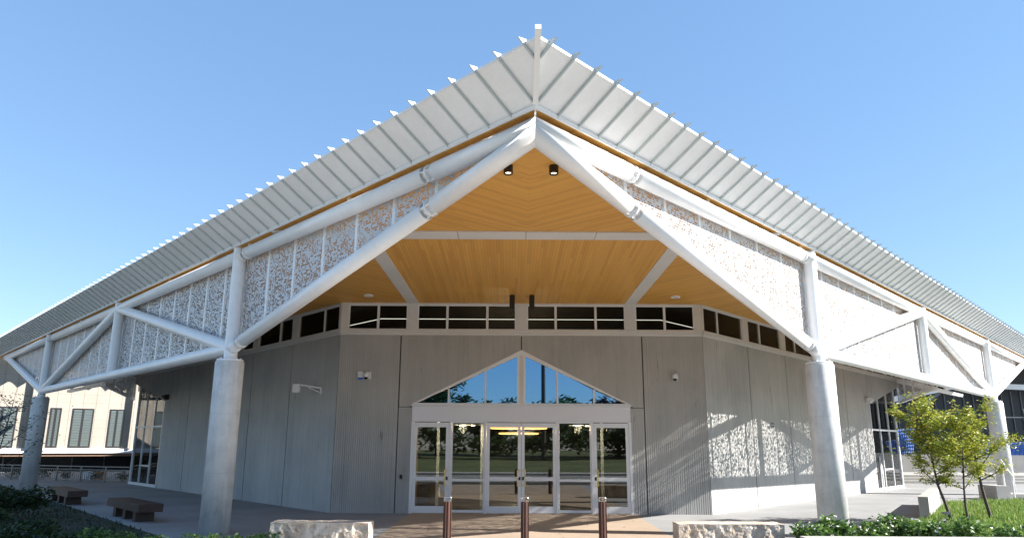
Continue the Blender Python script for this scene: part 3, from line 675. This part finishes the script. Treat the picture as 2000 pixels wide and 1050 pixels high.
# ------------------------------------------------------------------ stone blocks
def stone_block(x0, x1, y0, y1, h, seed, label):
    b = MB(); nx, ny, nz = 70, 16, 22
    lx, ly = x1 - x0, y1 - y0
    def P(x, y, z):
        p = Vector((x * lx, y * ly, z * h)); q = p * 2.2 + Vector((seed, 0, 0))
        edge = min(1, (1 - z) * 9) * min(1, 1.0)
        dfr = (noise.noise(q) * .06 + noise.noise(q * 2.7) * .035 + noise.noise(q * 7) * .012 + noise.noise(q * 16) * .005)
        fy = 0
        if y == 0: fy = (abs(dfr) * 1.2 + .0) * min(1, (1 - z) * 7 + .05) * min(1, x * 12 + .1, (1 - x) * 12 + .1) + .0
        dz = -.02 * abs(noise.noise(q * 1.5 + Vector((9, 9, 9)))) if z == 1 else 0
        dx = noise.noise(q * 1.3) * .03
        if x == 0: dx = abs(dx)
        elif x == 1: dx = -abs(dx)
        else: dx = 0
        return (x0 + x * lx + dx, y0 + y * ly + fy, z * h + dz)
    def grid(f, a, c):
        for i in range(a):
            for j in range(c): b.face([f(i / a, j / c), f((i + 1) / a, j / c), f((i + 1) / a, (j + 1) / c), f(i / a, (j + 1) / c)])
    grid(lambda u, v: P(u, 0, v), nx, nz); grid(lambda u, v: P(u, v, 1), nx, ny); grid(lambda u, v: P(0, u, v), ny, nz); grid(lambda u, v: P(1, u, v), ny, nz); grid(lambda u, v: P(u, 1, v), nx, nz)
    o = b.build('stone_block', M['stone'])
    bm = bmesh.new(); bm.from_mesh(o.data); bmesh.ops.remove_doubles(bm, verts=bm.verts, dist=.0005); bmesh.ops.recalc_face_normals(bm, faces=bm.faces); bm.to_mesh(o.data); bm.free()
    tag(o, label, 'stone block', 'stone blocks in front of the entrance')
stone_block(-5.28, -3.24, 15.85, 16.4, .5, 1.3, 'rough split sandstone block left of the bollards')
stone_block(3.13, 5.32, 15.9, 16.5, .5, 8.1, 'rough split sandstone block right of the bollards, by the shrubs')
# ------------------------------------------------------------------ benches
def bench(c, ang, L, label):
    e = empty('bench', (*c, 0), label, 'bench', 'dark benches on the left pavement', ang)
    b = MB(); n = 1; wd = .62
    b.box(-L / 2, L / 2, -wd / 2, wd / 2, .27, .48); o = b.build('seat', M['bench'], e)
    bm = bmesh.new(); bm.from_mesh(o.data); bmesh.ops.bevel(bm, geom=list(bm.edges), offset=.012, segments=2, affect='EDGES'); bm.to_mesh(o.data); bm.free()
    for x in (-L * .31, 0, L * .31):
        b = MB(); b.box(x - .13, x + .13, -.24, .24, 0, .269); b.build('leg', M['blackpl'] if 0 else M['bench'], e)
def dirang(p, q): return math.atan2(q[1] - p[1], q[0] - p[0])
bench((-16.2, 27.35), dirang((-17.4, 28.75), (-15.0, 26.0)), 3.5, 'dark brown slab bench farther back, nearer the far left column')
bench((-11.0, 21.75), dirang((-12.15, 23.0), (-9.9, 20.45)), 3.2, 'dark brown slab bench nearer the viewer, closer to the big left column')
# ------------------------------------------------------------------ plants
def leafquad(b, p, size, up=.5, asp=.45):
    t = random.uniform(0, 6.283); d = Vector((cos(t), sin(t), random.uniform(-.7, .7) + up * .4)).normalized(); n = d.cross(Vector((random.gauss(0, 1), random.gauss(0, 1), random.gauss(0, 1)))).normalized()
    l = size * random.uniform(.7, 1.3); w_ = n * l * asp * .5
    b.face([p, p + d * l * .5 + w_, p + d * l, p + d * l * .5 - w_])
def shrub(x, y, z, rx, ry, h, nl, size, mk, label, group, name='shrub', flowers=0, cat='shrub'):
    e = empty(name, (x, y, z), label, cat, group)
    b = MB(); st = MB()
    blobs = [(random.uniform(-.6, .6) * rx, random.uniform(-.6, .6) * ry, random.uniform(.35, .75) * h, random.uniform(.3, .5)) for _ in range(9)]
    for q in blobs: st.path([Vector((q[0] * .2, q[1] * .2, 0)), Vector((q[0] * .7, q[1] * .7, q[2] * .6)), Vector(q[:3])], [.012, .008, .004], 5)
    for i in range(nl):
        q = random.choice(blobs); r = q[3] * random.uniform(.4, 1) ** .5; d = Vector((random.gauss(0, 1), random.gauss(0, 1), random.gauss(0, 1))).normalized()
        p = Vector((q[0] + d.x * r * rx, q[1] + d.y * r * ry, max(.02, q[2] + d.z * r * h * .8))); leafquad(b, p, size)
    if flowers:
        b.cur = 1
        for i in range(flowers):
            q = random.choice(blobs); p = Vector((q[0] + random.uniform(-1, 1) * rx * .3, q[1] - ry * .4, q[2] + h * random.uniform(.1, .35)))
            for k in range(5): leafquad(b, p, .045, 1, .8)
    b.build('foliage', [M[mk], M['petal']], e, recalc=False); st.build('stem', M['bark'], e)
    return e
place = ['first', 'second', 'third', 'fourth', 'fifth', 'sixth', 'seventh', 'eighth', 'ninth', 'tenth', 'eleventh', 'twelfth', 'thirteenth', 'fourteenth']
xs = [5.75, 6.35, 6.95, 7.55, 8.2, 8.85, 9.5, 10.2, 10.9, 11.6]
for i, x in enumerate(xs):
    hh = (.44, .56, .50, .58, .50, .52, .40, .42, .38, .36)[i]
    shrub(x, 15.45 + random.uniform(-.12, .25), .08, .45, .42, hh * 1.12, 850, .10, 'leaf_g', 'glossy green flowering shrub behind the kerb, %s from the right stone block' % place[i], 'glossy shrubs in the right bed', flowers=6 if i < 5 else 0)
for i, x in enumerate((-8.6, -7.9, -7.2, -6.5, -5.9, -5.3)):
    shrub(x, 15.3 + random.uniform(-.2, .2), .0, .45, .4, (.42, .40, .36, .36, .34, .36)[i], 420, .08, 'leaf_g', 'low green shrub at the picture\'s bottom edge, %s from the left before the left column' % place[i], 'low shrubs before the left column')
DS = [(-13.9, 18.2, 1.5, 1.3, 1.15), (-12.6, 17.0, 1.2, 1.1, .72), (-15.6, 20.0, 1.5, 1.3, 1.35), (-14.3, 21.3, 1.2, 1.0, .85), (-10.8, 16.2, 1.1, .9, .42), (-17.6, 22.9, 1.6, 1.4, 1.5), (-9.6, 15.7, .8, .7, .3)]
for i, (x, y, rx, ry, h) in enumerate(DS):
    shrub(x, y, 0, rx, ry, h, int(1700 * rx), .11, 'leaf_d', ['broad dark bush on the lawn at the bottom left corner', 'lower dark bush just right of the corner bush', 'tall dark bush at the left picture edge', 'small dark bush behind the corner bush beside the pavement', 'flat dark ground bush at the foot of the lawn', 'farthest tall dark bush before the far left column', 'smallest flat dark plant near the left column foot'][i], 'dark bushes on the left lawn')
def tree(x, y, z, h, crown_z, lean, spread, nl, size, mk, label, name='young_tree', group=None, tr=.045, nb=9, cat='tree', droop=.0, top=None):
    e = empty(name, (x, y, z), label, cat, group); t = MB(); lf = MB()
    top = Vector((lean[0], lean[1], h)); base = Vector((0, 0, 0)); mid = Vector((lean[0] * .35 + random.uniform(-.04, .04), lean[1] * .4, crown_z))
    pts = [base, base.lerp(mid, .5) + Vector((random.uniform(-.02, .02) * h, 0, 0)), mid, mid.lerp(top, .5) + Vector((random.uniform(-.05, .05) * h, 0, 0)), top]
    t.path(pts, [tr, tr * .85, tr * .7, tr * .4, tr * .12], 10)
    ends = []
    for i in range(nb):
        f = (i + .3) / nb; st = mid.lerp(top, f * .8) if f > .1 else mid
        an = i * 2.4 + random.uniform(-.4, .4); L = spread * (1.0 - .38 * f) * random.uniform(.75, 1.15)
        tip = st + Vector((cos(an) * L, sin(an) * L, L * random.uniform(.5, 1.25) * (1 - droop)))
        m1 = st.lerp(tip, .5) + Vector((0, 0, -.06 * L)); t.path([st, m1, tip], [tr * .42, tr * .25, tr * .06], 6)
        for k in range(7):
            u = random.uniform(.3, 1.0); c = st.lerp(m1, u * 2) if u < .5 else m1.lerp(tip, u * 2 - 1)
            c2 = c + Vector((random.gauss(0, 1), random.gauss(0, 1), random.gauss(.1, .7))) * L * .26
            t.tube(c, c2, tr * .08, tr * .03, 4); ends.append((c2, L * .2)); ends.append((c, L * .13))
    for k in range(5): ends.append((mid.lerp(top, .55 + .45 * k / 4), spread * .16))
    for i in range(nl):
        c, r = random.choice(ends); p = c + Vector((random.gauss(0, .55), random.gauss(0, .55), random.gauss(0, .5))) * r
        leafquad(lf, p, size, -.4 * droop - .1, .3)
    t.build('trunk', M['bark'], e); lf.build('crown', M[mk], e, recalc=False)
    return e
tree(11.72, 21.0, .09, 3.4, .95, (-.6, .2), .80, 5200, .105, 'leaf_y', 'yellow-green young tree leaning left, leftmost of the three in the grass bed', group='three young trees in the grass bed', nb=17)
tree(12.05, 20.8, .09, 3.2, .85, (.05, .1), .70, 4000, .10, 'leaf_y', 'slim yellow-green young tree with a low fork, middle of the three in the bed', group='three young trees in the grass bed', tr=.036, nb=14)
tree(13.12, 21.5, .09, 3.05, 1.05, (-.42, .2), .92, 4600, .105, 'leaf_y', 'yellow-green young tree with branches reaching right, rightmost of the three', group='three young trees in the grass bed', tr=.05, nb=15)
tree(-18.7, 26.6, 0, 4.0, 1.0, (.5, .2), 1.5, 420, .13, 'leaf_d', 'sparse dark twiggy sapling before the far left column', name='sapling', tr=.035, nb=10)
tree(-17.0, 22.5, 0, 2.9, .6, (-.6, .0), 1.2, 500, .12, 'leaf_d', 'thin dark sapling at the left picture edge above the bushes', name='sapling', tr=.03, nb=8)
# trees across the road (seen in the glass)
for i, (x, y, h, sp, mk, l) in enumerate([(-30, -38, 12, 5.5, 'leaf_m', 'tall broad tree across the road, far left'), (-17, -35, 11.5, 5, 'leaf_d', 'dark round tree across the road, left'), (-8.5, -36, 10.5, 4.2, 'leaf_d', 'bushy green tree across the road, left of centre'),
        (-3, -44, 5.5, 3.4, 'leaf_d', 'low dark tree across the road, near centre'), (5, -42, 5.4, 3.6, 'leaf_m', 'low green tree across the road, right of centre'), (12, -38, 5.8, 3.6, 'leaf_r', 'reddish-leaved tree across the road'),
        (20, -40, 6.5, 4, 'leaf_m', 'green tree across the road, right'), (30, -42, 8, 4.5, 'leaf_d', 'dark tree across the road, far right'), (-42, -46, 11, 6, 'leaf_m', 'farthest left tree across the road'), (42, -46, 9, 6, 'leaf_m', 'farthest right tree across the road')]):
    tree(x, y, .8, h, h * .12, (0, 0), sp, 4200, .7, mk, l, name='roadside_tree', group='trees across the road', tr=.25, nb=14)
sheet('street_pavement_far', [(-60, -48), (60, -48), (60, -44.5), (-60, -44.5)], 1.2, M['bank']) if 0 else None
for i in range(22):
    x = -50 + i * 4.7 + random.uniform(-.8, .8); y = -33 + random.uniform(-2, 2)
    shrub(x, y, .7, 3.2, 2.2, random.uniform(3.0, 4.2) if abs(x) > 5 else 2.4, 900, .5, random.choice(('leaf_d', 'leaf_d', 'leaf_m')), 'dark hedge bush across the road, mirrored in the door glass', 'hedge bushes across the road', name='hedge_bush')
# utility pole reflected in the gable window
b = MB(); b.tube((3.1, -30, .5), (3.1, -30, 14), .24, .2, 12); e_ = tag(b.build('utility_pole', M['bark']), 'tall dark utility pole across the road', 'pole'); b = MB(); b.bar((1.9, -30, 12.6), (4.3, -30, 12.6), .12, .12); b.build('crossarm', M['bark'], e_)
# ------------------------------------------------------------------ left background: balustrade and cream building
fp0, fp1 = Vector((-36, 46.6, 0)), Vector((-20.6, 40.6, 0)); L = (fp1 - fp0).length; d = (fp1 - fp0) / L
e = empty('balustrade', (0, 0, 0), 'grey metal balustrade in front of the cream building', 'fence'); np_ = 9
for i in range(np_ + 1):
    p = fp0 + d * L * i / np_; b = MB(); b.bar(p, p + Vector((0, 0, .78)), .07, .07, up=d); b.build('post', M['rail'], e)
b = MB(); b.bar(fp0 + Vector((0, 0, .80)), fp1 + Vector((0, 0, .80)), .07, .05); b.bar(fp0 + Vector((0, 0, .64)), fp1 + Vector((0, 0, .64)), .035, .035); b.bar(fp0 + Vector((0, 0, .10)), fp1 + Vector((0, 0, .10)), .035, .035); b.build('rail', M['rail'], e)
for k in range(np_):
    b = MB(); nb_ = 12
    for i in range(1, nb_):
        p = fp0 + d * L * (k + i / nb_) / np_; b.bar(p + Vector((0, 0, .1)), p + Vector((0, 0, .64)), .02, .02, up=d)
    b.build('baluster_panel', M['rail'], e)
for i in range(7):
    p = fp0 + d * L * (.12 + i * .13) + Vector((.4, .9, 0)); shrub(p.x, p.y, 0, .5, .4, .5, 160, .13, 'leaf_d', 'small dark plant behind the balustrade, %s from the left' % place[i], 'plants behind the balustrade')
for x, y, m_, nm, z, col_ in ((-24.6, 43.6, 'whitebox', 'white', .25, 0), (-23.75, 43.3, 'orange', 'orange', .25, 0)):
    b = MB(); b.box(x - .22, x + .22, y, y + .15, z - .25, z + .22); tag(b.build('garden_box', M[m_]), 'small %s box behind the balustrade' % nm, 'box')
BL0, BL1 = Vector((-48, 45.5, 0)), Vector((-22, 62.5, 0)); Ld = (BL1 - BL0).length; bd = (BL1 - BL0) / Ld; bn = Vector((bd.y, -bd.x, 0))
def LB(s, dd, z): return BL0 + bd * s - bn * dd + Vector((0, 0, z))
lbm = empty('cream_building', (0, 0, 0), 'cream panelled building with louvred windows and a wavy eave shadow at far left', 'building')
lbm_rot = Matrix.Rotation(math.atan2(bd.y, bd.x), 4, 'Z'); 
def lb_build(b, name, m_, parent=None):
    # store in facade-local coordinates so cladding joints follow the facade
    o = b.build(name, m_, parent or lbm); M4 = Matrix.Translation(BL0) @ lbm_rot; o.data.transform(M4.inverted())
    if parent is None: o.matrix_local = M4
    return o
b = MB(); b.box(0, Ld + 6, 0, .4, 1.65, 9.5, LB); lb_build(b, 'wall', M['clad'])
b = MB(); b.box(-.3, Ld + 6, -.25, .1, 1.32, 1.645, LB); lb_build(b, 'ledge', M['header'])
b = MB(); b.box(0, Ld + 6, -.1, 6, 1.1, 1.315, LB); lb_build(b, 'soffit', M['brownsoff'])
b = MB(); b.box(0, Ld + 6, 3.2, 3.4, 0, 1.1, LB); lb_build(b, 'shopfront', M['storefront'])
for i in range(14):
    b = MB(); b.box(1 + i * 2.2, 1.1 + i * 2.2, 3.1, 3.2, 0, 1.1, LB); lb_build(b, 'shopfront_post', M['rail'])
b = MB(); b.box(0, Ld + 6, .41, 12, 9.0, 9.3, LB); lb_build(b, 'roof', M['corr'])
PITCHW = 1.12
b = MB(); nn = 520; zt = 8.6
for i in range(nn):   # corrugated awning whose wavy edge throws the scalloped shadow
    s0, s1 = (Ld + 6) * i / nn, (Ld + 6) * (i + 1) / nn; wz = lambda s: zt + .42 * abs(sin(math.pi * s / PITCHW))
    b.hexa([LB(s0, -3.0, wz(s0)), LB(s1, -3.0, wz(s1)), LB(s1, .0, wz(s1) + .1), LB(s0, .0, wz(s0) + .1), LB(s0, -3.0, wz(s0) + .03), LB(s1, -3.0, wz(s1) + .03), LB(s1, .0, wz(s1) + .13), LB(s0, .0, wz(s0) + .13)])
lb_build(b, 'awning', M['corr'])
for w0, w1 in ((3.6, 5.4), (8.2, 10.0), (12.9, 14.7), (16.7, 17.4), (18.1, 19.5), (20.55, 21.55), (24.2, 26.0), (28.5, 30.3)):
    b = MB(); fw = .09
    b.box(w0, w0 + fw, -.04, .0, 1.72, 4.55, LB); b.box(w1 - fw, w1, -.04, .0, 1.72, 4.55, LB); b.box(w0 + fw, w1 - fw, -.04, .0, 1.72, 1.80, LB); b.box(w0 + fw, w1 - fw, -.04, .0, 4.47, 4.55, LB)
    mc = (w0 + w1) / 2; b.box(mc - .07, mc + .07, -.04, 0, 1.80, 4.47, LB); o = lb_build(b, 'window', M['winframe'])
    b = MB(); z = 1.82
    while z < 4.3: b.hexa([LB(w0 + fw, -.035, z), LB(w1 - fw, -.035, z), LB(w1 - fw, -.005, z + .17), LB(w0 + fw, -.005, z + .17), LB(w0 + fw, -.035, z + .012), LB(w1 - fw, -.035, z + .012), LB(w1 - fw, -.005, z + .182), LB(w0 + fw, -.005, z + .182)]); z += .19
    lb_build(b, 'louvre', M['louvre'], o)
for s in (6.6, 15.45, 22.0, 27.2):
    b = MB(); b.box(s, s + .22, -.45, -.005, 1.65, 8.4, LB); lb_build(b, 'pilaster', M['clad'])
# ------------------------------------------------------------------ right background
rb = empty('dark_hall_building', (0, 0, 0), 'dark ribbed metal building with white beams behind the right columns', 'building')
b = MB(); b.box(22, 75, 62, 63, 0, 8.8); b.build('wall', M['darkclad'], rb)
b = MB()
for i in range(60): b.box(22.3 + i * .8, 22.36 + i * .8, 61.9, 62.0, 3.4, 6.6)
b.build('battens', M['greyrib'], rb)
for p, q in (((22, 60.5, 3.9), (36.5, 60.5, 7.0)), ((36.5, 60.5, 7.0), (50, 60.5, 6.55)), ((36, 58.5, 8.6), (56, 58.5, 8.6))):
    b = MB(); b.bar(p, q, .3, .42); b.build('beam', M['white'], rb)
b = MB(); b.box(30, 75, 58, 64, 9.0, 9.3); b.build('roof', M['corr'], rb)
b = MB(); b.bar((38.5, 61, 6.4), (40, 61, 5.5), .2, .3); b.bar((35, 61, 6.4), (33.8, 61, 5.6), .2, .3); b.build('bracket', M['greyrib'], rb)
b = MB(); b.box(24.5, 46, 52, 52.4, 0, 1.55); b.box(22, 46, 50.5, 52, 0, .3); tag(b.build('retaining_wall', M['wallconc']), 'long pale retaining wall behind the young trees', 'wall')
b = MB()
for i in range(3): b.box(21.8, 40, 44 + i * .7, 50.5, i * .14 - .01, (i + 1) * .14)
tag(b.build('steps', M['wallconc']), 'wide low concrete steps behind the far right column', 'steps')
def tarp(x0, x1, y, z0, z1, label, seed):
    b = MB(); nx, nz = 24, 8
    def f(i, j):
        u, v = i / nx, j / nz; x = x0 + (x1 - x0) * u; zz = z1 + (z0 - z1) * v; s_ = .3 * (z1 - z0) * noise.noise(Vector((u * 2 + seed, 1, 0)))
        return (x, y + .5 * v + .10 * noise.noise(Vector((u * 4 + seed, v * 2, 2))), zz + s_ * (1 - v))
    for i in range(nx):
        for j in range(nz): b.face([f(i, j), f(i + 1, j), f(i + 1, j + 1), f(i, j + 1)], smooth=True)
    b2 = b.build('tarpaulin', M['tarp'], recalc=False); sm = b2.modifiers.new('th', 'SOLIDIFY'); sm.thickness = .03
    tag(b2, label, 'tarpaulin')
tarp(31.4, 38.5, 51, 1.55, 2.45, 'bright blue tarpaulin draped beyond the far right column', 1.0)
tarp(25.6, 28.6, 53.6, 1.5, 3.3, 'blue tarpaulin seen through the young trees by the right corner glazing', 4.0)
b = MB(); b.bar((36.3, 55, 1.5), (36.0, 55, 5.0), .12, .12, up=(1, 0, 0)); b.bar((38.0, 55, 1.5), (37.6, 55, 4.8), .12, .12, up=(1, 0, 0)); b.bar((35.4, 55, 4.2), (38, 55, 4.2), .08, .08)
tag(b.build('scaffold_frame', M['rail']), 'grey scaffold frame before the dark building at far right', 'scaffold')
b = MB(); b.box(23.3, 24.0, 47.0, 47.06, 2.0, 5.4); tag(b.build('banner', M['green']), 'tall green banner seen through the right corner glazing', 'banner')
# stairs block and handrails at right
b = MB(); b.box(20.3, 26, 28.6, 29.6, 0, .78); tag(b.build('seat_wall', M['wallconc']), 'grey concrete seat wall at the right picture edge', 'wall')
b = MB(); b.box(19.2, 19.75, 30.6, 31.8, 0, .55); b.box(19.75, 21.2, 31.2, 32.4, 0, .2); tag(b.build('step_block', M['wallconc']), 'small pale concrete stair block at the foot of the white handrail', 'steps')
def handrail(x, y, label, L=1.1):
    e = empty('handrail', (x, y, 0), label, 'handrail', 'white handrails at the right steps')
    for dx, dy, h in ((0, 0, .95), (L * .35, L, 1.5)):
        b = MB(); b.tube((dx, dy, 0), (dx, dy, h), .03, n=10); b.build('post', M['white'], e)
    b = MB(); b.path([Vector((-.12, -.2, .78)), Vector((-.12, -.22, .95)), Vector((0, 0, .98)), Vector((L * .35, L, 1.53)), Vector((L * .5, L * 1.25, 1.55)), Vector((L * .5, L * 1.25, 1.35))], [.03] * 6, 10); b.build('rail', M['white'], e)
handrail(19.75, 30.4, 'white bent handrail rising beside the far right column')
handrail(17.6, 36.5, 'white handrail seen between the two right-hand young trees', .6)
b = MB(); b.tube((10.75, 19.6, 0), (10.75, 19.6, .42), .04, n=12); b.box(10.68, 10.86, 19.5, 19.62, .40, .46); tag(b.build('garden_tap', M['rail']), 'short grey garden tap post among the shrubs', 'tap')
# fallen leaves on the path
b = MB()
for i in range(46):
    x, y = random.uniform(-3, 3.2), random.uniform(15.5, 23.2); t = random.uniform(0, 6.28); s = random.uniform(.02, .05)
    b.face([(x, y, .012), (x + s * cos(t), y + s * sin(t), .02), (x + s * 1.6 * cos(t + .5), y + s * 1.6 * sin(t + .5), .010), (x + s * cos(t + 1), y + s * sin(t + 1), .018)])
tag(b.build('fallen_leaves', M['bark'], recalc=False), 'scattered small brown dry leaves on the tan entrance path', 'leaves', kind='stuff')

# the lit lamps inside give their own light
for (x, y, z), en in (((-2.0, 26.0, 2.6), 45), ((2.0, 26.0, 2.6), 45), ((0, 31, 2.5), 140)):
    l = bpy.data.lights.new('lamp_light', 'POINT'); l.energy = en; l.color = (1, .78, .52); l.shadow_soft_size = .15
    o = bpy.data.objects.new('lamp_light', l); COL.objects.link(o); o.location = (x, y, z)
